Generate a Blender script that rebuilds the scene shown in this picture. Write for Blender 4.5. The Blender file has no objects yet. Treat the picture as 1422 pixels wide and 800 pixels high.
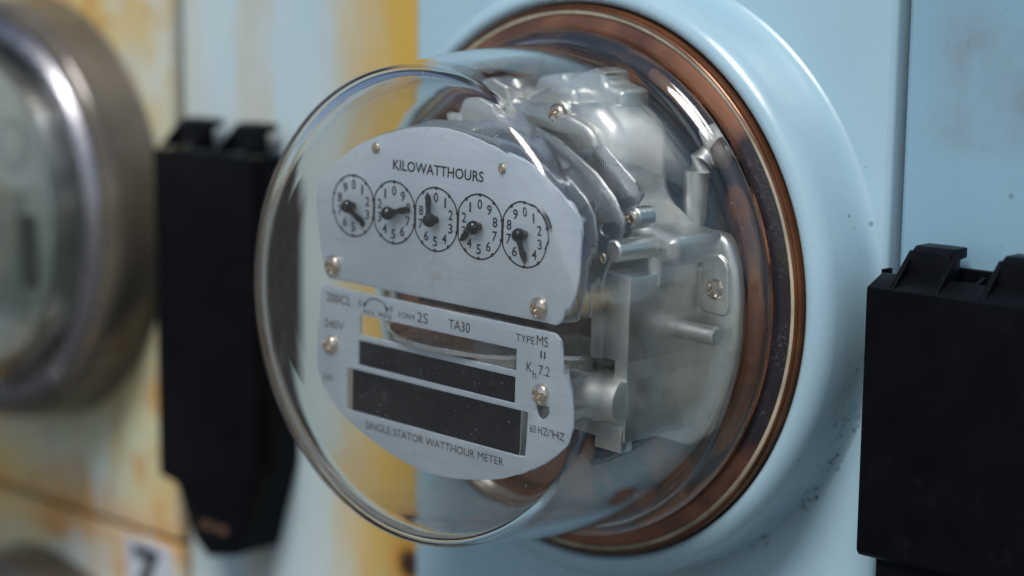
import bpy, bmesh, math, random
from mathutils import Vector, Matrix
R = math.radians
S = 0.001                      # everything below is written in millimetres
random.seed(4)
sc = bpy.context.scene
COL = sc.collection

# ------------------------------------------------------------------ camera
cd = bpy.data.cameras.new('camera')
cam = bpy.data.objects.new('camera', cd)
COL.objects.link(cam)
fw = Vector((-0.67393517, 0.72114057, -0.16052311)).normalized()
rt = Vector((0.72935665, 0.68404636, 0.01092981)).normalized()
up = rt.cross(fw).normalized()
m = Matrix((rt, up, -fw)).transposed().to_4x4()
m.translation = Vector((414.406, -472.205, 100.205)) * S
cam.matrix_world = m
cd.sensor_width = 36
cd.lens = 36 * 2750.09 / 1422
cd.clip_start = 0.01
cd.clip_end = 3000
cd.dof.use_dof = True
cd.dof.focus_distance = 0.572
cd.dof.aperture_fstop = 4.8
cd.dof.aperture_blades = 9
sc.camera = cam

# ------------------------------------------------------------------ light
SUN_EL, SUN_AZ = 56, 20          # degrees; azimuth from straight out of the wall, towards the right
w = bpy.data.worlds.new('World')
sc.world = w
w.use_nodes = True
wn = w.node_tree.nodes
sky = wn.new('ShaderNodeTexSky')
sky.sky_type = 'NISHITA'
sky.sun_disc = False
sky.sun_elevation = R(SUN_EL)
sky.sun_rotation = R(180 - SUN_AZ)
sky.air_density = 1.0
sky.dust_density = 2.0
wn['Background'].inputs[1].default_value = 0.085
w.node_tree.links.new(sky.outputs[0], wn['Background'].inputs[0])
sd = bpy.data.lights.new('sun', 'SUN')
sd.energy = 2.6
sd.angle = R(22)
sd.color = (1.0, 0.98, 0.95)
sun = bpy.data.objects.new('sun', sd)
COL.objects.link(sun)
sdir = Vector((math.sin(R(SUN_AZ)) * math.cos(R(SUN_EL)), -math.cos(R(SUN_AZ)) * math.cos(R(SUN_EL)), math.sin(R(SUN_EL))))
sun.rotation_euler = sdir.to_track_quat('Z', 'Y').to_euler()
sun.location = sdir * 2

vs = sc.view_settings
vs.view_transform = 'Standard'
vs.look = 'None'
vs.exposure = 0.2
vs.gamma = 1
cy = sc.cycles
cy.use_denoising = True
cy.max_bounces = 24
cy.transmission_bounces = 16
cy.transparent_max_bounces = 16
cy.glossy_bounces = 8
cy.diffuse_bounces = 4
cy.caustics_refractive = True
cy.caustics_reflective = True
cy.sample_clamp_indirect = 6
cy.blur_glossy = 0.3

# ------------------------------------------------------------------ materials
class NT:
    def __init__(s, name):
        s.m = bpy.data.materials.new(name)
        s.m.use_nodes = True
        s.t = s.m.node_tree
        s.b = s.t.nodes['Principled BSDF']
        s._co = None
    def n(s, kind, **kw):
        x = s.t.nodes.new('ShaderNode' + kind)
        for k, v in kw.items():
            setattr(x, k, v)
        return x
    def l(s, a, b):
        s.t.links.new(a, b)
    def co(s):
        if not s._co:
            s._co = s.n('TexCoord').outputs['Object']
        return s._co
    def noise(s, scale, detail=4, rough=0.55, stretch=None, dist=0.0):
        x = s.n('TexNoise')
        x.inputs['Scale'].default_value = scale
        x.inputs['Detail'].default_value = detail
        x.inputs['Roughness'].default_value = rough
        x.inputs['Distortion'].default_value = dist
        c = s.co()
        if stretch:
            mp = s.n('Mapping')
            mp.inputs['Scale'].default_value = stretch
            s.l(c, mp.inputs[0]); c = mp.outputs[0]
        s.l(c, x.inputs['Vector'])
        return x.outputs['Fac']
    def rng(s, v, a, b, c=0.0, d=1.0, smooth=True):
        x = s.n('MapRange')
        x.interpolation_type = 'SMOOTHSTEP' if smooth else 'LINEAR'
        s.l(v, x.inputs[0])
        for i, q in zip((1, 2, 3, 4), (a, b, c, d)):
            x.inputs[i].default_value = q
        return x.outputs[0]
    def mth(s, op, a, b=None):
        x = s.n('Math', operation=op)
        for i, q in enumerate((a, b)):
            if q is None: continue
            if isinstance(q, (int, float)): x.inputs[i].default_value = q
            else: s.l(q, x.inputs[i])
        return x.outputs[0]
    def mix(s, f, a, b):
        x = s.n('Mix', data_type='RGBA')
        if isinstance(f, (int, float)): x.inputs[0].default_value = f
        else: s.l(f, x.inputs[0])
        for i, q in ((6, a), (7, b)):
            if isinstance(q, tuple): x.inputs[i].default_value = q + (1,)
            else: s.l(q, x.inputs[i])
        return x.outputs[2]
    def xyz(s):
        x = s.n('SeparateXYZ')
        s.l(s.co(), x.inputs[0])
        return x.outputs
    def bump(s, h, strength=0.2, dist=0.0004):
        x = s.n('Bump')
        x.inputs['Strength'].default_value = strength
        x.inputs['Distance'].default_value = dist
        s.l(h, x.inputs['Height'])
        s.l(x.outputs[0], s.b.inputs['Normal'])
    def set(s, col=None, rough=None, metal=None, spec=None, coat=None):
        for k, v in (('Base Color', col), ('Roughness', rough), ('Metallic', metal), ('Specular IOR Level', spec), ('Coat Weight', coat)):
            if v is None: continue
            i = s.b.inputs[k]
            if isinstance(v, tuple): i.default_value = v + (1,)
            elif isinstance(v, (int, float)): i.default_value = v
            else: s.l(v, i)
        return s

def simple(name, col, rough=0.5, metal=0.0, var=0.12, scale=60, bump=0.1, bscale=900, rvar=0.1, spec=0.5, dirt=None):
    t = NT(name)
    nz = t.noise(scale)
    dark = tuple(c * (1 - var) for c in col)
    lite = tuple(min(1, c * (1 + var)) for c in col)
    c = t.mix(t.rng(nz, 0.3, 0.7), dark, lite)
    if dirt:
        c = t.mix(t.rng(t.noise(scale * 2.3, 6, 0.7), 0.55, 0.75, 0, dirt[1]), c, dirt[0])
    t.set(c, t.rng(t.noise(scale * 1.7), 0.3, 0.7, max(0.02, rough - rvar), rough + rvar), metal, spec)
    if bump:
        t.bump(t.noise(bscale, 3), bump, 0.0002)
    return t.m

M = {}
def blue_paint(name, dirt_spots=False, smudge=False, tone=(0.315, 0.475, 0.555)):
    t = NT(name)
    big = t.noise(9, 3)
    c = t.mix(t.rng(big, 0.3, 0.7), tuple(q * 0.93 for q in tone), tuple(q * 1.04 for q in tone))
    # faint run-off streaks
    st = t.noise(1.0, 4, 0.6, (160, 160, 9))
    c = t.mix(t.rng(st, 0.5, 0.8, 0, 0.22), c, tuple(q * 0.78 for q in tone))
    # pinhead specks of dirt
    sp = t.n('TexVoronoi'); sp.inputs['Scale'].default_value = 95
    t.l(t.co(), sp.inputs['Vector'])
    pick = t.rng(t.noise(22, 2), 0.56, 0.66)
    spk = t.mth('MULTIPLY', t.rng(sp.outputs['Distance'], 0.05, 0.10, 1, 0), pick)
    c = t.mix(t.mth('MULTIPLY', spk, 0.55), c, (0.06, 0.07, 0.07))
    if dirt_spots:
        # scraped black crud along the foot of the raised ring, lower right
        o = t.xyz()
        rr = t.mth('SQRT', t.mth('ADD', t.mth('MULTIPLY', o[0], o[0]), t.mth('MULTIPLY', o[2], o[2])))
        band = t.mth('MULTIPLY', t.rng(rr, 0.0972, 0.0982), t.rng(rr, 0.0994, 0.1012, 1, 0))
        an = t.mth('ARCTAN2', o[2], o[0])
        sec = t.mth('MULTIPLY', t.rng(an, -1.05, -0.85), t.rng(an, -0.22, -0.1, 1, 0))
        crud = t.mth('MULTIPLY', t.rng(t.noise(430, 6, 0.7), 0.52, 0.57), t.rng(t.noise(75, 3), 0.44, 0.54))
        f = t.mth('MULTIPLY', t.mth('MULTIPLY', band, sec), crud)
        c = t.mix(t.mth('MULTIPLY', f, 0.9), c, (0.03, 0.03, 0.03))
    if smudge:
        o = t.xyz()
        box = t.mth('MULTIPLY', t.rng(o[2], 0.045, 0.058), t.rng(o[0], 0.108, 0.125))
        f = t.mth('MULTIPLY', box, t.rng(t.noise(20, 5, 0.6), 0.34, 0.62))
        c = t.mix(t.mth('MULTIPLY', f, 0.75), c, (0.17, 0.19, 0.19))
        f2 = t.mth('MULTIPLY', box, t.rng(t.noise(170, 5, 0.6, None, 0.6), 0.62, 0.70))
        c = t.mix(t.mth('MULTIPLY', f2, 0.3), c, (0.09, 0.08, 0.07))
    t.set(c, t.rng(t.noise(40), 0.3, 0.7, 0.20, 0.32), 0, 0.6)
    t.bump(t.mth('ADD', t.mth('MULTIPLY', t.noise(420, 2), 0.25), t.noise(55, 3)), 0.12, 0.0009)
    return t.m
M['blue'] = blue_paint('blue_enamel_paint', dirt_spots=True)
M['blue_right'] = blue_paint('blue_enamel_paint_smudged', smudge=True, tone=(0.20, 0.35, 0.445))

def stained_paint():
    t = NT('pale_paint_with_rust_runs')
    o = t.xyz()
    wob = t.mth('ADD', t.mth('MULTIPLY', t.mth('SUBTRACT', t.noise(14, 3), 0.5), 0.03), t.mth('MULTIPLY', t.mth('SUBTRACT', t.noise(1.0, 5, 0.65, (60, 60, 14)), 0.5), 0.045))
    x = t.mth('ADD', o[0], wob)
    c = t.mix(t.rng(t.noise(12, 4), 0.3, 0.7), (0.34, 0.47, 0.53), (0.42, 0.52, 0.55))
    f1 = t.rng(x, -0.170, -0.130)
    c = t.mix(t.mth('MULTIPLY', f1, 0.6), c, (0.44, 0.37, 0.19))
    f2 = t.rng(x, -0.155, -0.112)
    c = t.mix(t.mth('MULTIPLY', f2, t.rng(t.noise(20, 5), 0.25, 0.6, 0.55, 1)), c, (0.47, 0.30, 0.045))
    f3 = t.rng(t.mth('ABSOLUTE', t.mth('ADD', x, 0.193)), 0.002, 0.012, 1, 0)
    c = t.mix(t.mth('MULTIPLY', f3, 0.45), c, (0.42, 0.36, 0.22))
    f4 = t.rng(x, -0.236, -0.222, 1, 0)
    c = t.mix(t.mth('MULTIPLY', f4, 0.3), c, (0.45, 0.40, 0.25))
    # a burst blister of rust near the lower edge
    dx = t.mth('MULTIPLY', t.mth('ADD', o[0], 0.1065), 1.0)
    dz = t.mth('ADD', o[2], 0.1235)
    d = t.mth('SQRT', t.mth('ADD', t.mth('MULTIPLY', dx, dx), t.mth('MULTIPLY', dz, dz)))
    c = t.mix(t.rng(d, 0.004, 0.017, 0.85, 0), c, (0.45, 0.20, 0.02))
    c = t.mix(t.rng(d, 0.003, 0.008, 1, 0), c, (0.035, 0.012, 0.006))
    t.set(c, t.rng(t.noise(50), 0.3, 0.7, 0.4, 0.6))
    t.bump(t.noise(300, 4), 0.12, 0.0004)
    return t.m
M['stained'] = stained_paint()

def yellowed_paint():
    t = NT('yellowed_paint_with_rust')
    c = t.mix(t.rng(t.noise(13, 4, 0.6), 0.34, 0.66), (0.46, 0.48, 0.34), (0.52, 0.41, 0.17))
    c = t.mix(t.rng(t.noise(19, 3, 0.5, (1, 1, 0.6)), 0.45, 0.62, 0, 0.9), c, (0.46, 0.54, 0.53))
    c = t.mix(t.rng(t.noise(24, 5, 0.65), 0.48, 0.66, 0, 0.95), c, (0.44, 0.23, 0.05))
    o = t.xyz()
    run = t.rng(t.noise(1.0, 5, 0.65, (75, 75, 9)), 0.50, 0.68, 0, 0.85)
    c = t.mix(run, c, (0.40, 0.24, 0.08))
    e = t.rng(t.mth('ABSOLUTE', t.mth('ADD', o[2], 0.144)), 0.0, 0.022, 1, 0)
    c = t.mix(t.mth('MULTIPLY', e, t.rng(t.noise(30, 4), 0.3, 0.6, 0.3, 0.9)), c, (0.50, 0.27, 0.07))
    t.set(c, 0.5)
    t.bump(t.noise(260, 4), 0.15, 0.0004)
    return t.m
M['yellowed'] = yellowed_paint()
M['black_plastic'] = simple('black_moulded_plastic', (0.003, 0.0035, 0.005), 0.38, var=0.2, bump=0.05, bscale=1500, spec=0.07, dirt=((0.008, 0.009, 0.011), 0.6))
M['dark_void'] = simple('black_seam_shadow', (0.01, 0.012, 0.015), 0.9, bump=0)
def plate_metal():
    t = NT('grey_anodised_plate')
    c = t.mix(t.rng(t.noise(30, 4), 0.3, 0.7), (0.53, 0.625, 0.73), (0.61, 0.70, 0.80))
    c = t.mix(t.rng(t.noise(1.0, 3, 0.6, (60, 60, 1500)), 0.35, 0.75, 0, 0.16), c, (0.30, 0.33, 0.37))
    c = t.mix(t.rng(t.noise(55, 6, 0.7), 0.58, 0.76, 0, 0.35), c, (0.40, 0.39, 0.36))
    c = t.mix(t.rng(t.noise(1700, 2), 0.70, 0.73, 0, 0.5), c, (0.85, 0.87, 0.88))
    t.set(c, t.rng(t.noise(1.0, 3, 0.6, (40, 40, 900)), 0.3, 0.7, 0.30, 0.46), 0.12)
    t.bump(t.noise(1.0, 3, 0.6, (80, 80, 2200)), 0.06, 0.0002)
    return t.m
M['plate'] = plate_metal()
M['ink'] = simple('black_ink', (0.012, 0.012, 0.016), 0.5, var=0.3, bump=0)
M['cast'] = simple('dull_cast_aluminium', (0.76, 0.77, 0.75), 0.42, 0.9, var=0.12, scale=38, bump=0.35, bscale=420, rvar=0.14, dirt=((0.30, 0.28, 0.24), 0.6))
M['sheet'] = simple('zinc_plated_sheet', (0.52, 0.54, 0.55), 0.30, 0.95, var=0.1, scale=55, bump=0.12, bscale=300, rvar=0.08)
M['dark_chrome'] = simple('polished_dark_steel', (0.58, 0.59, 0.60), 0.3, 1.0, var=0.15, bump=0.05, bscale=300, rvar=0.06)
M['bright'] = simple('bright_aluminium_disc', (0.85, 0.86, 0.87), 0.28, 1.0, var=0.05, bump=0.03, rvar=0.05)
M['screw'] = simple('nickel_screw', (0.80, 0.68, 0.55), 0.2, 1.0, var=0.1, scale=300, bump=0.05, rvar=0.08)
M['brass'] = simple('dull_brass', (0.62, 0.50, 0.33), 0.35, 0.9, var=0.1, scale=200)
M['pointer'] = simple('glossy_black_pointer', (0.006, 0.006, 0.008), 0.14, var=0.2, bump=0, rvar=0.05)
M['card'] = simple('charcoal_card', (0.004, 0.005, 0.009), 0.6, var=0.25, spec=0.1, scale=500, bump=0.1, bscale=2000, dirt=((0.16, 0.17, 0.19), 0.35))
M['cream'] = simple('cream_gasket', (0.36, 0.33, 0.24), 0.4, var=0.35, scale=40, dirt=((0.14, 0.08, 0.05), 0.9))
M['copper'] = simple('brown_lacquered_metal', (0.17, 0.068, 0.032), 0.2, 0.5, var=0.35, scale=30, bump=0.08, bscale=250, rvar=0.1, dirt=((0.07, 0.03, 0.02), 0.6))
M['brown_inner'] = simple('brown_reflection_base', (0.42, 0.19, 0.10), 0.4, 0.2, var=0.35, scale=42, bump=0.1, dirt=((0.10, 0.05, 0.035), 0.8))  # brown of mirrored bricks, put into the base colour
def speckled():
    t = NT('dark_gasket_dust_and_reflection')
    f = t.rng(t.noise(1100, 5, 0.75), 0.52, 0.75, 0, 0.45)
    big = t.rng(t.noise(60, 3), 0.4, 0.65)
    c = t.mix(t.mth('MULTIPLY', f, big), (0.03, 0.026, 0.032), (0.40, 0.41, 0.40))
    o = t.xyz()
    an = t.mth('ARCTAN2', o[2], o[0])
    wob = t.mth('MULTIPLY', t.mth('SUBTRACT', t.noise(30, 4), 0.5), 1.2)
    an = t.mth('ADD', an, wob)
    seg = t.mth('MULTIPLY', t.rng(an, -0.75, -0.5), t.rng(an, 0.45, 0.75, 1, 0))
    c = t.mix(seg, t.mix(t.rng(t.noise(25, 4), 0.35, 0.65), (0.27, 0.12, 0.065), (0.10, 0.05, 0.035)), c)  # copper-brown outside the right sector: warm reflections put into the colour
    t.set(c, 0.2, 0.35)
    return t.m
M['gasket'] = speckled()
def base_moulding():
    t = NT('base_moulding')
    c = t.mix(t.rng(t.noise(24, 3, 0.5, None, 0.8), 0.46, 0.56), (0.045, 0.065, 0.095), (0.36, 0.17, 0.09))  # brown patches paint a brick reflection onto the dark base
    c = t.mix(t.rng(t.noise(70, 4), 0.5, 0.75, 0, 0.6), c, (0.03, 0.03, 0.035))
    t.set(c, 0.3)
    t.bump(t.noise(120, 3), 0.25, 0.0006)
    return t.m
M['base'] = base_moulding()
M['silver_ring'] = simple('brushed_silver_ring', (0.30, 0.30, 0.32), 0.3, 0.9, var=0.06, bump=0.03, rvar=0.06)
M['brown_hub'] = simple('brown_stained_hub', (0.095, 0.084, 0.066), 0.22, 0.1, var=0.25, scale=20, dirt=((0.20, 0.13, 0.07), 0.7))
M['pale_plate'] = simple('pale_grey_green_plate', (0.25, 0.29, 0.275), 0.5, 0.1, var=0.15, scale=25)
M['grey_panel'] = simple('dull_grey_panel', (0.15, 0.18, 0.17), 0.5, var=0.15, scale=25)
M['sticker'] = simple('off_white_sticker', (0.40, 0.44, 0.50), 0.5, var=0.08)
M['tan_sticker'] = simple('tan_sticker', (0.52, 0.27, 0.13), 0.5, var=0.15, scale=120)
M['rust'] = simple('rusty_clip', (0.30, 0.13, 0.07), 0.6, 0.2, var=0.35, scale=150, bump=0.3)
M['gap_dark'] = simple('dark_gap_brown', (0.075, 0.035, 0.022), 0.35, 0.4, var=0.3, scale=200)  # for the block added to darken the gap behind the plates
M['dim'] = simple('dim_grey_label', (0.06, 0.07, 0.07), 0.5)
M['scuff'] = simple('scuffed_brown_patch', (0.07, 0.035, 0.02), 0.6, var=0.4, scale=120)
M['soil'] = simple('brown_earth', (0.11, 0.112, 0.105), 0.9, var=0.3, scale=3, bump=0.3, bscale=30)
def glass():
    t = NT('clear_old_glass')
    t.set((0.975, 0.985, 0.968), 0.0, 0.0, 0.5)
    t.b.inputs['Transmission Weight'].default_value = 1.0
    t.b.inputs['IOR'].default_value = 1.53
    t.bump(t.noise(28, 2, 0.5, (1, 0.35, 1)), 0.05, 0.0005)
    # a film of dust on the old cover
    dd = t.n('BsdfDiffuse'); dd.inputs[0].default_value = (0.62, 0.64, 0.64, 1)
    mx = t.n('MixShader')
    film = t.rng(t.noise(26, 6, 0.65, (1, 0.4, 1), 0.5), 0.45, 0.8, 0.0, 0.035)
    hair = t.rng(t.noise(1.0, 6, 0.7, (260, 34, 260), 0.3), 0.57, 0.75, 0, 0.035)
    film = t.mth('ADD', film, hair)
    spk = t.rng(t.noise(1300, 2, 0.5), 0.735, 0.75, 0, 0.45)
    t.l(t.mth('MAXIMUM', film, spk), mx.inputs[0])
    t.l(t.b.outputs[0], mx.inputs[1]); t.l(dd.outputs[0], mx.inputs[2])
    t.l(mx.outputs[0], t.t.nodes['Material Output'].inputs[0])
    return t.m
M['glass'] = glass()

# ------------------------------------------------------------------ mesh helpers
def link(name, me, mat=None, parent=None, loc=(0, 0, 0)):
    o = bpy.data.objects.new(name, me)
    COL.objects.link(o)
    if mat: me.materials.append(M[mat])
    if parent: o.parent = parent
    o.location = Vector(loc) * S
    return o

def build(name, verts, faces, mat, parent=None, smooth=35, loc=(0, 0, 0)):
    me = bpy.data.meshes.new(name)
    me.from_pydata([tuple(c * S for c in v) for v in verts], [], faces)
    bm = bmesh.new(); bm.from_mesh(me)
    bmesh.ops.remove_doubles(bm, verts=bm.verts, dist=1e-7)
    bmesh.ops.recalc_face_normals(bm, faces=bm.faces)
    bm.to_mesh(me); bm.free()
    finish(me, smooth)
    return link(name, me, mat, parent, loc)

def finish(me, smooth):
    if smooth:
        me.polygons.foreach_set('use_smooth', [True] * len(me.polygons))
        if smooth < 180:
            me.set_sharp_from_angle(angle=R(smooth))

def lathe(name, prof, mat, parent=None, seg=96, c=(0, 0), loop=False, smooth=35, loc=(0, 0, 0)):
    """spin (radius, y) round the Y axis through x,z = c"""
    v, f = [], []
    n = len(prof)
    for i in range(seg):
        a = 2 * math.pi * i / seg
        for r, y in prof:
            v.append((c[0] + r * math.cos(a), y, c[1] + r * math.sin(a)))
    for i in range(seg):
        j = (i + 1) % seg
        for k in range(n if loop else n - 1):
            q = (k + 1) % n
            f.append((i * n + k, i * n + q, j * n + q, j * n + k))
    return build(name, v, f, mat, parent, smooth, loc)

def rounded(pts, rad=0, n=5):
    """polygon with arcs at the corners; a point may carry its own radius as third value"""
    out = []
    N = len(pts)
    for i in range(N):
        p = Vector(pts[i][:2]); r = pts[i][2] if len(pts[i]) > 2 else rad
        a = Vector(pts[i - 1][:2]); b = Vector(pts[(i + 1) % N][:2])
        if r <= 0:
            out.append(tuple(p)); continue
        u = (a - p).normalized(); w_ = (b - p).normalized()
        ang = u.angle(w_, math.pi)
        if ang > math.pi - 0.05:
            out.append(tuple(p)); continue
        d = min(r / math.tan(ang / 2), (a - p).length * 0.48, (b - p).length * 0.48)
        p0, p1 = p + u * d, p + w_ * d
        for k in range(n + 1):
            t = k / n
            out.append(tuple((1 - t) ** 2 * p0 + 2 * t * (1 - t) * p + t * t * p1))
    return out

def slab(name, loops, y0, y1, mat, parent=None, bevel=0.0, res=3, smooth=40, loc=(0, 0, 0)):
    """flat shape in x,z (outer loop, then holes) running from y0 (front) to y1 (back)"""
    cu = bpy.data.curves.new(name, 'CURVE')
    cu.dimensions = '2D'
    cu.fill_mode = 'BOTH'
    t = abs(y1 - y0)
    cu.extrude = max(0.0, t / 2 - bevel)
    cu.bevel_depth = bevel
    cu.bevel_resolution = res
    cu.offset = -bevel
    for lp in loops:
        sp = cu.splines.new('POLY')
        sp.points.add(len(lp) - 1)
        for q, p in zip(sp.points, lp):
            q.co = (p[0], p[1], 0, 1)
        sp.use_cyclic_u = True
    me = curve_mesh(cu)
    ym = (y0 + y1) / 2
    for v in me.vertices:
        x, z, h = v.co
        v.co = (x * S, (ym - h) * S, z * S)
    me.update()
    finish(me, smooth)
    me.name = name
    return link(name, me, mat, parent, loc)

def curve_mesh(cu):
    o = bpy.data.objects.new('tmp', cu)
    COL.objects.link(o)
    dg = bpy.context.evaluated_depsgraph_get()
    dg.update()
    me = bpy.data.meshes.new_from_object(o.evaluated_get(dg))
    bpy.data.objects.remove(o)
    bpy.data.curves.remove(cu)
    bm = bmesh.new(); bm.from_mesh(me)
    bmesh.ops.remove_doubles(bm, verts=bm.verts, dist=1e-5)
    bm.to_mesh(me); bm.free()
    return me

def tube(name, pts, rad, mat, parent=None, seg=14, caps=True):
    P = [Vector(p) for p in pts]
    rad = rad if isinstance(rad, (list, tuple)) else [rad] * len(P)
    v, f = [], []
    ref = Vector((0.3, 0.2, 1)).normalized()
    for i, p in enumerate(P):
        d = (P[min(i + 1, len(P) - 1)] - P[max(i - 1, 0)]).normalized()
        a = d.cross(ref).normalized()
        if a.length < 0.1: a = d.cross(Vector((1, 0, 0))).normalized()
        b = d.cross(a)
        for k in range(seg):
            t = 2 * math.pi * k / seg
            v.append(tuple(p + (a * math.cos(t) + b * math.sin(t)) * rad[i]))
    for i in range(len(P) - 1):
        for k in range(seg):
            j = (k + 1) % seg
            f.append((i * seg + k, i * seg + j, (i + 1) * seg + j, (i + 1) * seg + k))
    if caps:
        f.append(tuple(range(seg))); f.append(tuple((len(P) - 1) * seg + k for k in range(seg)))
    return build(name, v, f, mat, parent, 40)

def rod(name, a, b, r, mat, parent=None, ch=0.5):
    A, B = Vector(a), Vector(b)
    d = (B - A).normalized()
    return tube(name, [A, A + d * ch, B - d * ch, B], [r - ch, r, r, r - ch], mat, parent, 20)

def boxm(name, lo, hi, mat, parent=None, bevel=0.6, loc=(0, 0, 0)):
    bm = bmesh.new()
    bmesh.ops.create_cube(bm, size=1)
    for v in bm.verts:
        v.co = Vector([(lo[i] + hi[i]) / 2 + v.co[i] * (hi[i] - lo[i]) for i in range(3)]) * S
    if bevel:
        bmesh.ops.bevel(bm, geom=bm.edges[:], offset=bevel * S, segments=2, affect='EDGES', profile=0.6)
    me = bpy.data.meshes.new(name); bm.to_mesh(me); bm.free()
    finish(me, 35)
    return link(name, me, mat, parent, loc)

def screw(name, x, y, z, rad, h, mat, parent, rot=0.4, slot='cross'):
    """domed screw head facing -Y with a real recess"""
    seg, rings = 40, 12
    v, f = [], []
    v.append((0, 0, 0)); 
    def height(a, q):
        px, pz = q * math.cos(a), q * math.sin(a)
        hh = h * math.sqrt(max(0, 1 - (q * 0.93) ** 2)) if q < 1 else 0.25 * h
        cx, cz = px * math.cos(rot) + pz * math.sin(rot), -px * math.sin(rot) + pz * math.cos(rot)
        wd = 0.15 - 0.08 * q
        if slot == 'cross' and q < 0.62 and (abs(cx) < wd + 0.02 or abs(cz) < wd + 0.02): hh -= h * 0.55 * (1 - q * 0.9)
        if slot == 'line' and abs(cx) < 0.13: hh -= h * 0.45
        if slot == 'hole' and q < 0.42: hh = h * 0.25
        return hh
    pts = [(0, -height(0, 0), 0)]
    qs = [k / rings for k in range(1, rings + 1)]
    for q in qs:
        for k in range(seg):
            a = 2 * math.pi * k / seg
            pts.append((rad * q * math.cos(a), -height(a, q), rad * q * math.sin(a)))
    for k in range(seg):
        a = 2 * math.pi * k / seg
        pts.append((rad * math.cos(a), 0.05, rad * math.sin(a)))
    for k in range(seg):
        j = (k + 1) % seg
        f.append((0, 1 + k, 1 + j))
        for i in range(rings):
            f.append((1 + i * seg + k, 1 + i * seg + j, 1 + (i + 1) * seg + j, 1 + (i + 1) * seg + k))
    return build(name, [(p[0] + x, p[1] + y, p[2] + z) for p in pts], f, mat, parent, 50)

def text(name, body, x0, x1, z0, z1, y, parent, mat='ink', bold=0.0, depth=0.03):
    """printed words fitted to the rectangle x0..x1, z0..z1 on the plane y"""
    cu = bpy.data.curves.new(name, 'FONT')
    cu.body = body
    cu.size = 1
    cu.offset = bold
    cu.resolution_u = 3
    me = curve_mesh(cu)
    xs = [v.co.x for v in me.vertices]; zs = [v.co.y for v in me.vertices]
    ax, bx, az, bz = min(xs), max(xs), min(zs), max(zs)
    for v in me.vertices:
        X = x0 + (v.co.x - ax) / (bx - ax) * (x1 - x0)
        Z = z0 + (v.co.y - az) / (bz - az) * (z1 - z0)
        v.co = (X * S, y * S, Z * S)
    me.update()
    me.name = name
    return link(name, me, mat, parent)

def join(name, objs, mat, parent=None):
    vs_, fs = [], []
    for o in objs:
        b = len(vs_)
        vs_ += [tuple(c / S for c in v.co) for v in o.data.vertices]
        fs += [tuple(b + i for i in p.vertices) for p in o.data.polygons]
        d = o.data
        bpy.data.objects.remove(o); bpy.data.meshes.remove(d)
    me = bpy.data.meshes.new(name)
    me.from_pydata([tuple(c * S for c in v) for v in vs_], [], fs)
    return link(name, me, mat, parent)

def tag(o, label, cat=None, group=None, kind=None):
    o['label'] = label
    if cat: o['category'] = cat
    if group: o['group'] = group
    if kind: o['kind'] = kind
    return o

def empty(name, loc, rot=(0, 0, 0)):
    o = bpy.data.objects.new(name, None)
    o.empty_display_size = 0.02
    COL.objects.link(o)
    o.location = Vector(loc) * S
    o.rotation_euler = rot
    return o

def rect(x0, x1, z0, z1):
    return [(x0, z0), (x1, z0), (x1, z1), (x0, z1)]

def arc(cx, cz, r, a0, a1, n):
    return [(cx + r * math.cos(R(a0 + (a1 - a0) * k / n)), cz + r * math.sin(R(a0 + (a1 - a0) * k / n))) for k in range(n + 1)]

# ------------------------------------------------------------------ the setting
WALL = 25.0
g = build('ground', [(-60000, -60000, -1300), (60000, -60000, -1300), (60000, 60, -1300), (-60000, 60, -1300)], [(0, 1, 2, 3)], 'soil', None, 0)
g['kind'] = 'structure'
bk = boxm('cabinet_back', (-470, 34, -380), (300, 60, 240), 'dark_void', None, 0)
bk['kind'] = 'structure'

HUB = [(100.0, WALL - 0.02), (99.2, WALL - 0.5), (98.5, WALL - 1.6), (98.0, WALL - 3.6), (97.8, WALL - 7), (97.5, 12), (97.1, 6), (96.4, 2.8), (94.6, 0.6), (92.6, -0.6), (90.8, -0.5), (89.6, 0.6), (89.0, 2.5), (88.9, 16)]

def panel(name, x0, x1, z0, z1, y, mat, label):
    e = slab(name, [rounded(rect(x0, x1, z0, z1), 1.5)], y, 33.9, mat, None, 1.6, 3)
    tag(e, label, 'panel')
    return e

pc = panel('meter_panel', -98.5, 100.8, -340, 150, WALL, 'blue', 'light blue painted steel panel behind the central glass meter')
lathe('raised_ring', HUB, 'blue', pc, 160, smooth=60)
pr = panel('cover_panel', 103.7, 246, -340, 150, WALL + 1.5, 'blue_right', 'blue panel with grey smudges at the right, behind the right black latch box')
pm = panel('cover_panel', -241.0, -101.5, -340, 150, WALL + 5, 'stained', 'pale blue panel with yellow rust stains behind the left black latch box')
pl = panel('meter_panel', -445, -243.2, -143, 150, WALL + 1, 'yellowed', 'yellowed cream panel with rust stains behind the left meter')
LX, LZ = -341.0, -8.0
HUB2 = [(q - 5.0, y) for q, y in HUB[1:]]
lathe('raised_ring', HUB2, 'brown_hub', pl, 96, c=(LX, LZ), smooth=60)
pb = panel('meter_panel', -445, -243.2, -340, -145.5, WALL + 1, 'yellowed', 'yellowed panel at the bottom left, below the rusty horizontal seam')
lathe('raised_ring', HUB2, 'brown_hub', pb, 96, c=(LX, -260), smooth=60)

# ------------------------------------------------------------------ the central meter
ROLL = 1.4
meter = empty('electric_meter', (0, 0, 0), (0, R(ROLL), 0))
tag(meter, 'round glass-covered electricity meter with five kilowatt-hour dials at the centre', 'meter')

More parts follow.
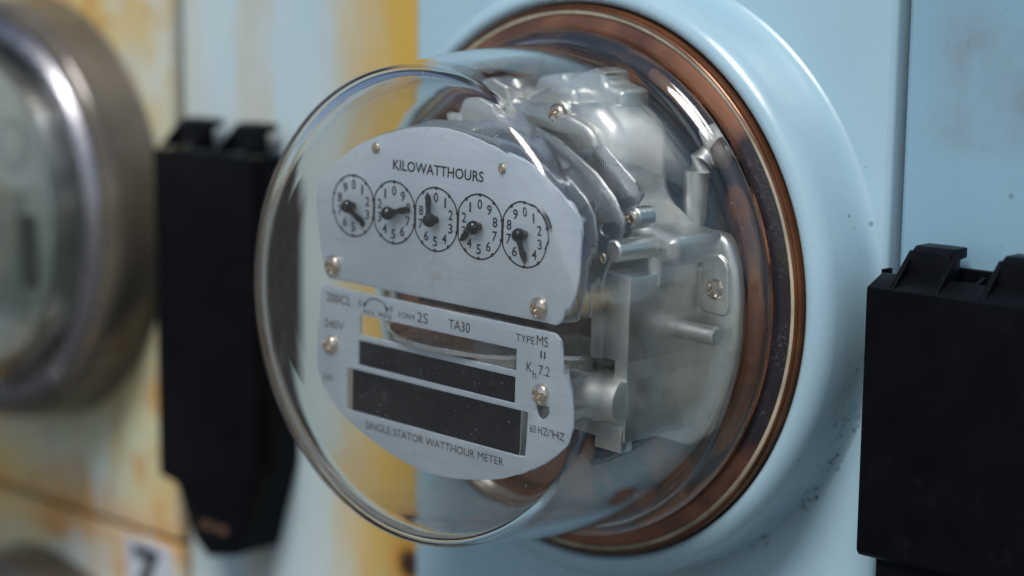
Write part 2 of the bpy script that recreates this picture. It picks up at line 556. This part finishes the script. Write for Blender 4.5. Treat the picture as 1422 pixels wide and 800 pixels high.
# base, seen through and around the flange of the glass
lathe('outer_ring', [(88.7, 16), (88.6, 1), (88.5, -0.4), (88.1, -1.0), (87.8, -0.7), (87.6, -1.6), (87.2, -1.8), (87.0, -1.2), (87.0, 6)], 'copper', meter, 160, smooth=60)
lathe('cream_band', [(86.95, -0.9), (86.5, -1.3), (85.8, -1.4), (85.5, -1.1), (85.4, 4)], 'cream', meter, 128, smooth=60)
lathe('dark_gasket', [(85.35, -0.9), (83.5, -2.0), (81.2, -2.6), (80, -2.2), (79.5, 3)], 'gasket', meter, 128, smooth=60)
lathe('inner_wall', [(79.45, 0.6), (78.8, 0.4), (78.4, 1.2), (77.6, 12.5)], 'brown_inner', meter, 128, smooth=60)
lathe('base_disc', [(0, 11), (40, 11), (60, 11.2), (70, 11.0), (73, 10.2), (77.55, 10)], 'base', meter, 96, smooth=40)
for a0 in (20, 62, 118, 160, 200, 242, 298, 340):
    # moulded lugs round the base
    lp = arc(0, 0, 76.5, a0 - 9, a0 + 9, 8) + arc(0, 0, 70.5, a0 + 8, a0 - 8, 8)
    slab('base_lug', [lp], 4.5, 10.5, 'brown_inner', meter, 1.5, 2)

# glass cover: one solid wall, outer profile then inner profile
out_p = [(0, -76.5), (30, -76.5), (50, -76.45), (58, -76.3), (62.0, -76.1), (64.6, -75.9), (67.0, -75.2), (69.0, -74.0), (70.5, -72.3), (71.4, -70.2), (71.8, -67.8), (72.0, -65.2), (72.6, -61), (73.6, -55.5), (74.9, -46), (75.9, -34), (76.4, -22), (76.5, -14), (76.8, -11), (77.8, -9.0), (79.4, -8.2), (80.6, -7.0), (80.9, -5.4), (80.3, -3.9), (79.2, -3.2)]
in_p = []
for k in range(18, 0, -1):                                  # even wall, 3.2 mm
    d_ = Vector((out_p[k + 1][0] - out_p[k - 1][0], out_p[k + 1][1] - out_p[k - 1][1])).normalized()
    in_p.append((out_p[k][0] - d_.y * 3.2, out_p[k][1] + d_.x * 3.2))
in_p = [(77.4, -3.0), (75.4, -6.0)] + in_p + [(0, -73.3)]
lip = {4: (62.4, -76.2), 5: (65.0, -76.7), 6: (67.4, -76.5), 7: (69.5, -75.4), 8: (71.0, -73.6), 9: (71.9, -71.2), 10: (72.0, -68.4), 11: (71.9, -65.4)}
out_p = [tuple(0.42 * a + 0.58 * b for a, b in zip(lip.get(k, q), q)) for k, q in enumerate(out_p)]      # rolled lip round the front edge
lathe('glass_cover', out_p + in_p, 'glass', meter, 200, smooth=180)

# ---- dial plate
YP = -60.4
up_out = [(-49.2, 1.4, 2.5), (49.9, 1.4, 3.0), (52.2, 8, 6), (54.4, 17, 8), (55.2, 26), (54.2, 31.5), (51, 35.8), (46.6, 39.0), (37.4, 44.3), (30.5, 47.2), (23.6, 49.7), (16, 51.6), (9.3, 52.6), (1.5, 53.1), (-6.2, 52.8), (-13, 51.8), (-20.2, 50.0), (-27.5, 47.9), (-34.7, 45.0), (-41.5, 41.0), (-47.4, 36.7), (-52.5, 33), (-54.4, 29), (-54.2, 24), (-52.2, 11, 4)]
dp = slab('dial_plate', [rounded(up_out, 0)], YP, YP + 1.1, 'plate', meter, 0.35, 2)
Y1 = YP - 0.06
text('lettering', 'KILOWATTHOURS', -19.6, 18.3, 38.7, 41.9, Y1, dp, bold=0.016)
DR = 18.0 / 1.902
PANG = [130, 76, 340, 235, 173]
for i in range(5):
    cx, cz = -36.9 + 18.0 * i, 25.7
    v, f = [], []
    def strip(pts, wd):
        for k in range(len(pts) - 1):
            a, b = Vector(pts[k]), Vector(pts[k + 1])
            n_ = Vector((-(b - a).y, (b - a).x)).normalized() * wd / 2
            q = len(v)
            v.extend([(p.x, Y1 - 0.002 * (k % 2), p.y) for p in (a - n_, b - n_, b + n_, a + n_)])
            f.append((q, q + 1, q + 2, q + 3))
    pts = []
    for k in range(121):
        t = 2 * math.pi * k / 120
        x = DR * math.sin(t)
        if i < 4: x = min(x, 9.0)
        if i > 0: x = max(x, -9.0 + 0.5)
        pts.append((cx + x, cz + DR * math.cos(t)))
    strip(pts, 0.52)
    for k in range(10):
        t = math.pi * 2 * k / 10
        q = len(v)
        px, pz = cx + (DR - 0.15) * math.sin(t), cz + (DR - 0.15) * math.cos(t)
        v.extend([(px + 0.6 * math.cos(j * math.pi / 4), Y1 - 0.004, pz + 0.6 * math.sin(j * math.pi / 4)) for j in range(8)])
        f.append(tuple(range(q, q + 8)))
    ring = build('dial_scale', v, f, 'ink', dp, 0)
    objs = [ring]
    for d in range(10):
        t = math.pi * 2 * d / 10 * (1 if i % 2 == 0 else -1)
        px, pz = cx + 6.55 * math.sin(t), cz + 6.6 * math.cos(t)
        hw = 0.35 if d == 1 else 0.95
        objs.append(text('digit', str(d), px - hw, px + hw, pz - 1.5, pz + 1.5, Y1, dp, bold=0.018))
    join('dial_scale', objs, 'ink', dp)
    # pointer: ball on a stem, with a tapering blade
    an = R(PANG[i])
    dx, dz = math.sin(an), math.cos(an)
    nx, nz = dz, -dx
    prof = [(0, -4.6), (0.9, -4.5), (1.6, -4.0), (2.05, -3.1), (2.1, -2.4), (1.9, -1.7), (1.4, -1.2), (1.2, -0.3), (1.2, 0)]
    hubo = lathe('hub', [(r_, YP + y_) for r_, y_ in prof], 'pointer', None, 24, (cx, cz), smooth=60)
    bl = []
    for s_, wd, yy, th in ((0.6, 1.3, -2.9, 0.8), (3.2, 0.75, -2.2, 0.6), (5.4, 1.05, -1.5, 0.5), (6.8, 0.95, -1.1, 0.4), (8.3, 0.2, -0.9, 0.25)):
        for sg, dy in ((-1, 0), (1, 0), (1, th), (-1, th)):
            bl.append((cx + dx * s_ + nx * wd * sg, YP + yy + dy - 0.25, cz + dz * s_ + nz * wd * sg))
    fb = []
    for k in range(4):
        for j in range(4):
            fb.append((k * 4 + j, k * 4 + (j + 1) % 4, (k + 1) * 4 + (j + 1) % 4, (k + 1) * 4 + j))
    fb += [(0, 1, 2, 3), (16, 17, 18, 19)]
    blade = build('blade', bl, fb, 'pointer', None, 30)
    pt = join('pointer', [hubo, blade], 'pointer', dp)
    finish(pt.data, 40)
screw('rivet', -27.2, YP, 44.6, 1.7, 0.9, 'screw', dp, slot='hole')
screw('rivet', 26.0, YP, 43.9, 1.7, 0.9, 'screw', dp, slot='hole')
screw('screw', -45.6, YP, 5.9, 3.3, 2.2, 'screw', dp, 0.5)
screw('screw', 41.6, YP, 5.4, 3.3, 2.2, 'screw', dp, 0.2)

# ---- name plate with its openings
lo_out = [(-51.3, -0.9, 2.5), (50.2, -0.9, 3.2), (51.6, -10), (53.4, -19), (54.8, -27.0, 4), (53.4, -32.4, 3.0), (44.5, -39.8), (39.0, -44.0, 6), (30, -47.4), (17.8, -50.3), (8.5, -51.7), (0.8, -52.2), (-6.5, -51.9), (-13.5, -50.7), (-21, -49.0), (-28.3, -46.6), (-38.4, -42.6), (-45, -38.4), (-50.1, -33.6), (-53.4, -26.5, 3)]
slot_lp = [(41.4, -22.6), (47.4, -22.6), (47.2, -24.6), (46.2, -26.2), (44.4, -26.9), (42.7, -26.2), (41.6, -24.6)]
npl = slab('name_plate', [rounded(lo_out, 0), rect(-33.3, 33.1, -14.3, -8.0), rect(-33.7, 33.0, -24.0, -16.2), rect(-38.9, 38.2, -39.2, -25.7), slot_lp], YP, YP + 1.0, 'plate', meter, 0.25, 2)
slab('dark_card', [rect(-34.5, 34.2, -24.6, -15.6)], YP + 0.55, YP + 1.8, 'card', npl, 0)
slab('dark_card', [rect(-36.6, 35.3, -40, -25.0)], YP + 0.45, YP + 2.2, 'card', npl, 0)
slab('cream_strip', [rect(-39.6, -36.7, -39.9, -25.0)], YP + 0.5, YP + 1.6, 'cream', npl, 0)
slab('edge_strip', [rect(35.4, 36.0, -39.9, -25.0)], YP + 0.3, YP + 2.2, 'sheet', npl, 0)
for txt, a, b, c, d in (('200CL', -48.6, -37.4, -5.9, -3.0), ('240V', -49.6, -40.6, -14.3, -11.6), ('3W', -50.0, -45.2, -31.8, -29.3),
                        ('S', -33.9, -32.6, -5.4, -3.4), ('F', -19.6, -18.4, -5.3, -3.3), ('ALL ADJ', -32.2, -19.3, -7.6, -5.9),
                        ('FORM', -15.8, -9.0, -6.1, -4.4), ('2S', -7.8, -3.2, -6.3, -3.2), ('TA30', 5.5, 14.4, -6.3, -3.3),
                        ('TYPE', 32.8, 40.2, -5.5, -3.3), ('MS', 40.9, 45.4, -5.5, -2.5), ('II', 42.5, 44.5, -9.0, -6.8),
                        ('K', 37.3, 39.5, -13.7, -10.9), ('h', 39.8, 41.2, -15.4, -13.0), ('7.2', 42.0, 46.6, -13.9, -11.0),
                        ('60 HZ/HZ', 39.4, 51.6, -31.3, -29.0), ('SINGLE STATOR WATTHOUR METER', -29.9, 29.4, -43.6, -41.2)):
    text('lettering', txt, a, b, c, d, Y1, npl)
v, f = [], []
pts = [(-26.1 + 5.0 * math.cos(R(a)), -5.2 + 3.2 * math.sin(R(a))) for a in range(10, 171, 10)]
for k in range(len(pts) - 1):
    a, b = Vector(pts[k]), Vector(pts[k + 1])
    n_ = Vector((-(b - a).y, (b - a).x)).normalized() * 0.17
    q = len(v); v.extend([(p.x, Y1, p.y) for p in (a - n_, b - n_, b + n_, a + n_)]); f.append((q, q + 1, q + 2, q + 3))
for px, sg in ((-31.0, -1), (-21.2, 1)):
    q = len(v)
    v.extend([(px - 0.9, Y1 - .004, -3.9), (px + 0.9, Y1 - .004, -3.9), (px + 0.25 * sg, Y1 - .004, -5.6)]); f.append((q, q + 1, q + 2))
build('arrow_mark', v, f, 'ink', npl, 0)
screw('screw', -46.4, YP, -19.6, 3.2, 2.2, 'screw', npl, 0.9)
screw('screw', 43.6, YP, -19.4, 3.3, 2.2, 'screw', npl, 0.35)

# ---- register frame behind the dial plate
slab('backing_plate', [rounded([(x * 1.012, z * 1.012 + 0.3) + tuple(q) for x, z, *q in up_out], 0)], YP + 3.6, YP + 4.6, 'sheet', meter, 0.3, 2)
p2 = [(-49, 8), (44, 1.5, 2), (51.2, 2.2, 3), (51.0, 10), (52.5, 15), (56, 21, 3), (59.6, 27.5, 3), (60.2, 31, 4), (55.5, 37.5), (49, 43.2), (42, 47.2), (34, 50.6), (24, 53.4), (12, 55.2), (0, 55.6), (-14, 54), (-28, 49.5), (-40, 43), (-48, 36)]
hole = [(x, z) for x, z in [(53.2 + 2.6 * math.cos(t / 12 * 6.2832), 27.6 + 1.7 * math.sin(t / 12 * 6.2832)) for t in range(12)]]
rp = slab('register_plate', [rounded(p2, 0), hole], -49.5, -48.2, 'dark_chrome', meter, 0.35, 2)
screw('rivet', 52.0, -49.5, 19.5, 1.5, 0.8, 'screw', rp, slot='hole')
slab('bracket', [rounded([(30, 46), (47, 50.5, 2), (62.5, 38.6, 0.8), (59.0, 33.5, 2), (58.6, 26, 1), (50, 24), (36, 30)], 0)], -44.0, -43.0, 'dark_chrome', rp, 0.3, 2)
for k in range(9):
    boxm('ridge', (43.2 + k * 0.8, -44.35, 46.9 - k * 0.5), (43.5 + k * 0.8, -43.9, 49.4 - k * 0.6), 'sheet', rp, 0.1)
rod('bolt', (59.4, -45.4, 31.4), (59.4, -38.0, 31.4), 3.2, 'sheet', meter)
screw('bolt_head', 59.4, -45.4, 31.4, 2.3, 0.8, 'screw', meter, slot='hole')
rod('standoff', (57.0, -50.5, 22.3), (57.0, -31.0, 22.3), 3.2, 'cast', meter)
rod('brass_post', (46.2, -59.2, 7.0), (46.2, -43.5, 7.0), 4.3, 'brass', meter, 0.4)
rod('brass_post', (-46, -59.2, 7.0), (-46, -30, 7.0), 4.3, 'brass', meter, 0.4)
# gear between the plates, its teeth showing over the dial plate's edge
gv = []
for k in range(44):
    for t_, r_ in ((0, 9.2), (0.35, 10.4), (0.55, 10.4), (0.9, 9.2)):
        a = 2 * math.pi * (k + t_) / 44
        gv.append((12 + r_ * 0.8 * math.cos(a), 46.2 + r_ * 0.8 * math.sin(a)))
slab('gear', [gv], -55.5, -54.5, 'sheet', meter, 0.0)

# ---- spinning disc and its magnets
lathe('rotor_disc', [(0, -0.6), (40.4, -0.6), (40.9, -0.8), (41.4, -0.6), (41.4, 0.6), (40.9, 0.8), (40.4, 0.6), (0, 0.6)], 'bright', meter, 120, smooth=40)
rd = bpy.data.objects['rotor_disc']
rd.rotation_euler = (R(90), 0, 0)
rd.location = Vector((0, -23, -12.5)) * S
rod('rotor_shaft', (0, -23, -30), (0, -23, 16), 1.6, 'sheet', meter)

# ---- cast frame
fl = [(10, 25), (67.5, 25, 9)] + arc(0, 0, 73, 12, -27, 18) + [(56, -40, 6), (40, -40, 4), (30, -36), (-30, -36), (-30, 25)]
fp = slab('frame_plate', [rounded(fl, 0, 8)], -12.5, -6.5, 'cast', meter, 2.2, 4)
colm = [(-26, 50, 4), (-20, 57.5, 4), (20, 60.5, 6), (35, 60.5, 9), (43.6, 54, 9), (44.0, 42, 6), (46.5, 33.5, 10), (55, 27.5, 8), (66, 25.5, 3), (66, 17, 3), (-26, 17)]
slab('upper_casting', [rounded(colm, 0, 6)], -34, -9, 'cast', meter, 5.2, 6)
slab('casting_rib', [rounded([(6, 56.2, 2), (28, 57.0, 8), (38.6, 53, 8), (39.4, 30, 5), (44, 25, 2), (36, 24, 2), (31.5, 30, 3), (31.2, 46, 5), (27, 50, 5), (6, 50, 2)], 0, 6)], -37.2, -33, 'cast', meter, 1.9, 4)
slab('casting_web', [rounded([(20, 24), (60, 24, 6), (60, 10), (20, 10)], 0)], -34, -12, 'cast', meter, 4.0, 4)
boxm('magnet_block', (47, -44.5, -10.2), (59.2, -12, 14.5), 'cast', meter, 0.8)
boxm('magnet_block', (34, -44.5, -33), (59.2, -12, -14.8), 'cast', meter, 0.8)
boxm('magnet_cheek', (53.5, -44.45, -15.2), (59.16, -12, -9.8), 'cast', meter, 0)
boxm('gap_block', (-30, -36, -8), (46.6, -13, 13), 'gap_dark', meter, 5)  # dark block added to deepen the gap between plate and castings
for k in range(7):  # ridges on the added dark block
    tube('gap_block_ridge', [(-31, -36.2 + 0.2 * (k % 2), -5.5 + k * 2.7), (42, -36.4, -5.5 + k * 2.7), (46.4, -34.5, -5.5 + k * 2.7), (47, -30, -5.5 + k * 2.7), (47, -16, -5.5 + k * 2.7)], 1.3, 'gap_dark', meter, 8)
# rounded magnet arm swelling out of the block's face, and the slot for the disc
tube('magnet_arm', [(24, -48, -33), (32, -48, -29.5), (39, -47.5, -25.2), (45, -46.5, -22.2), (51, -45.6, -21.0), (56, -45.0, -20.8), (58.4, -44.8, -20.8), (59.0, -44.8, -20.8)], [5.2, 5.6, 6.0, 6.3, 6.4, 6.4, 6.0, 5.2], 'cast', meter, 28)
boxm('lower_tongue', (47, -45.3, -36), (58.6, -40, -28), 'cast', meter, 1.0)
rod('stop_pin', (58.8, -20.5, -3.0), (72.0, -20.5, -3.0), 2.7, 'cast', meter, 0.5)
screw('screw', 65.2, -12.6, 8.8, 3.6, 1.7, 'screw', meter, 0.7)
# raised pad under the flange screw
slab('screw_pad', [rounded([(60.2, 1.5, 2), (70.4, 1.0, 3), (69.6, 17, 5), (60.2, 22, 2)], 0)], -13.4, -12.2, 'cast', meter, 0.8, 2)
# bent terminal rod and its tab
tube('terminal_rod', [(50.0, -5, 18), (50.0, -5, 36), (50.0, -5, 40.5), (50.4, -4, 43.2), (51.6, -1.5, 45), (53, 2, 45.6), (53.5, 9, 45.6)], 3.5, 'cast', meter, 18)
slab('terminal_tab', [rounded([(50.4, 43), (56, 43), (55.0, 48), (57.4, 51), (54.6, 55), (50.4, 53.2), (51.8, 48)], 0.6)], -3.4, -1.6, 'cast', meter, 0.4, 2)
# knobbly top of the frame
tp = [(-25, 50), (-24, 57, 1), (-21, 59.5, 1), (-17.5, 65.8, 2), (-7, 66.2, 2), (-5, 63.5, 1), (0.5, 63.5, 1), (3, 66.8, 1.5), (13, 67.8, 1), (15, 66.4), (25, 69.2, 1.5), (29, 68.8, 1.5), (30, 65, 2), (37, 63.5, 2), (37, 50)]
slab('top_bracket', [rounded(tp, 0, 4)], -24, -11, 'cast', meter, 2.4, 3)
slab('top_bracket_lug', [rounded([(-16, 48, 3), (-18, 60, 3), (-9, 65, 3), (-2, 62.5, 2), (0, 52, 3)], 0, 5)], -34, -24, 'cast', meter, 2.6, 4)
slab('top_bracket_lug', [rounded([(6, 47, 3), (4, 60.5, 4), (14, 64.5, 4), (24, 64, 3), (26, 50, 3)], 0, 5)], -30.5, -22, 'cast', meter, 2.2, 4)
boxm('ear', (-26, -31, 50), (-20, -26, 56), 'cast', meter, 1.2)
screw('screw', 21.5, -34.4, 56.2, 3.8, 3.0, 'screw', meter, 0.9)
rod('screw_boss', (20.6, -34.2, 56.2), (20.6, -30, 56.2), 4.6, 'cast', meter, 0.6)
# worn tan sticker on the ring
sv, sf = [], []
for k in range(9):
    a = R(51 + k * 1.6)
    for r_, y_ in ((82.0, 1.2), (84.3, -0.35), (86.0, -0.5)):
        sv.append((r_ * math.cos(a), y_ - 0.12, r_ * math.sin(a)))
for k in range(8):
    for j in range(2):
        sf.append((k * 3 + j, k * 3 + j + 1, k * 3 + j + 4, k * 3 + j + 3))
build('ring_sticker', sv, sf, 'tan_sticker', meter, 60)

# ------------------------------------------------------------------ the two meters at the left
def side_meter(cx, cz, label):
    e = empty('electric_meter', (cx, 0, cz))
    tag(e, label, 'meter', 'round meters on the yellowed panels')
    lathe('locking_ring', [(85.5, 16), (85.5, 1), (85, -1.5), (83.8, -2.5), (82.6, -1.8), (81.4, -3.2), (79.4, -4.4), (78, -4.4), (77, -4), (77, 0)], 'silver_ring', e, 128, smooth=60)
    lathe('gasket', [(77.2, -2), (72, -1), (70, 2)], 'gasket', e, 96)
    lathe('base_disc', [(0, 10), (72, 10), (72, 0)], 'grey_panel', e, 64)
    lathe('glass_cover', [(q * 0.995, y) for q, y in out_p[:17]] + [(77, -6), (76, -2)] + [(73, -3)] + [(q * 0.995, y) for q, y in in_p[4:]], 'glass', e, 96, smooth=180)
    pp = slab('dial_plate', [arc(0, 0, 67, 0, 355, 60)], -14, -12, 'pale_plate', e, 0.4, 1)
    slab('dark_window', [rect(-20, 50, -42, 14)], -14.6, -13.9, 'grey_panel', pp, 0)
    slab('dark_label', [rect(45, 58, -26, 4)], -15.2, -14.7, 'dim', pp, 0)
    for k in range(2):
        lathe('dial_scale', [(11, -14.1), (8.6, -14.3), (8.4, -14.0)], 'grey_panel', pp, 32, (18 + k * 24, 36 - k * 4))
    boxm('frame', (-45, -11.9, -40), (50, 4, 44), 'cast', e, 4)
    return e
side_meter(LX, LZ, 'blurred meter with a wide silver ring at the left edge of the photo')
side_meter(LX, -260, 'meter cut off by the bottom left corner, only the top of its ring showing')

# ------------------------------------------------------------------ black latch boxes
def prism(name, prof, x0, x1, mat, parent, bev=0.5):
    """(y, z) outline run along x"""
    n = len(prof)
    v = [(x0, y, z) for y, z in prof] + [(x1, y, z) for y, z in prof]
    f = [tuple(range(n)), tuple(range(n, 2 * n))] + [(i, (i + 1) % n, n + (i + 1) % n, n + i) for i in range(n)]
    o = build(name, v, f, mat, parent, 0)
    if bev:
        bm = bmesh.new(); bm.from_mesh(o.data)
        bmesh.ops.bevel(bm, geom=bm.edges[:], offset=bev * S, segments=2, affect='EDGES', profile=0.6)
        bm.to_mesh(o.data); bm.free()
    finish(o.data, 30)
    return o

def hook(x0, x1, yf, zt, parent):
    h = prism('hook', [(yf + 7.5, zt + 1), (yf + 9.5, zt + 10), (yf + 12, zt + 11.6), (yf + 19, zt + 11.6), (yf + 19, zt + 8.6), (yf + 14, zt + 8.0), (yf + 12.5, zt + 1)], x0 + 1.4, x1 - 1.4, 'black_plastic', parent, 0.5)
    for xa in (x0, x1 - 1.6):
        prism('rib', [(yf + 0.8, zt + 0.3), (yf + 11, zt + 10.2), (yf + 13.0, zt + 9.0), (yf + 13, zt)], xa, xa + 1.6, 'black_plastic', h, 0.3)

# right
bx = empty('latch_box', (150, WALL + 1.5, -30))
tag(bx, 'black plastic latch box with two hooks on top at the right edge', 'latch box')
def at(o):
    # parts below are written in scene coordinates
    o.matrix_parent_inverse = Matrix.Translation(-o.parent.location) if o.parent and o.parent.parent is None else Matrix.Identity(4)
YF = 4.0
body = prism('body', [(YF, 11), (YF + 8, 14.6), (YF + 9, 13.0), (26.4, 13.0), (26.4, -67), (YF + 1.2, -68.2), (YF, -66.6)], 107.6, 180, 'black_plastic', bx, 0.6)
boxm('tray_lip', (119.5, 23.5, 12.0), (178, 26, 16.4), 'black_plastic', body, 0.4)
hook(114.5, 130.0, YF, 11.2, body)
hook(143.0, 159.0, YF, 11.2, body)
for xr in (136.5,):
    prism('rib', [(YF + 1, 11), (YF + 14, 15.6), (YF + 15, 12.6)], xr, xr + 1.2, 'black_plastic', body, 0.2)
boxm('lower_cover', (112.5, YF + 3, -140), (178, 26.4, -67.4), 'black_plastic', bx, 0.8)
boxm('side_lug', (106.6, YF + 9, 10), (108.0, YF + 13, 15.2), 'black_plastic', bx, 0.3)
# left
bl_ = empty('latch_box', (-196, WALL + 5, -40))
tag(bl_, 'tall black plastic latch box with tapered lower end between the two meters', 'latch box')
YL = 8.0
body2 = slab('body', [rounded([(-232.5, 26.5), (-171.5, 26.5), (-171, -99, 2), (-182, -132, 3), (-201, -136.5, 3), (-209, -131, 2), (-221, -110, 2), (-232.5, -108, 1)], 0, 3)], YL, 29.8, 'black_plastic', bl_, 1.2, 2)
hook(-228, -208, YL - 1, 27.2, body2)
hook(-193, -175, YL - 1, 27.2, body2)
boxm('side_rail', (-178, 14, -96), (-169.0, 29.8, 22), 'black_plastic', bl_, 1.2)
boxm('worn_patch', (-205, YL - 0.3, -125), (-188, YL + 0.5, -121.5), 'scuff', body2, 0.2)
for o in (bx, bl_):
    for c in o.children:
        at(c)

# ------------------------------------------------------------------ small things
lab = boxm('number_label', (-281, WALL + 0.55, -178), (-248, WALL + 0.95, -147), 'sticker', None, 0)
tag(lab, 'small pale label with a dark numeral on the panel at the bottom left', 'label')
text('lettering', '7', -275, -256, -172, -150.5, WALL + 0.5, lab, bold=0.05)
clip = slab('seal_clip', [rounded([(30, -112, 2), (48, -112, 2), (49, -101.5, 3), (44, -99.2, 3), (33, -99.6, 3), (29.5, -102, 3)], 0)], 14, 16, 'rust', None, 0.6, 2)
tag(clip, 'small rusty clip just below the blue ring at the bottom edge', 'clip')
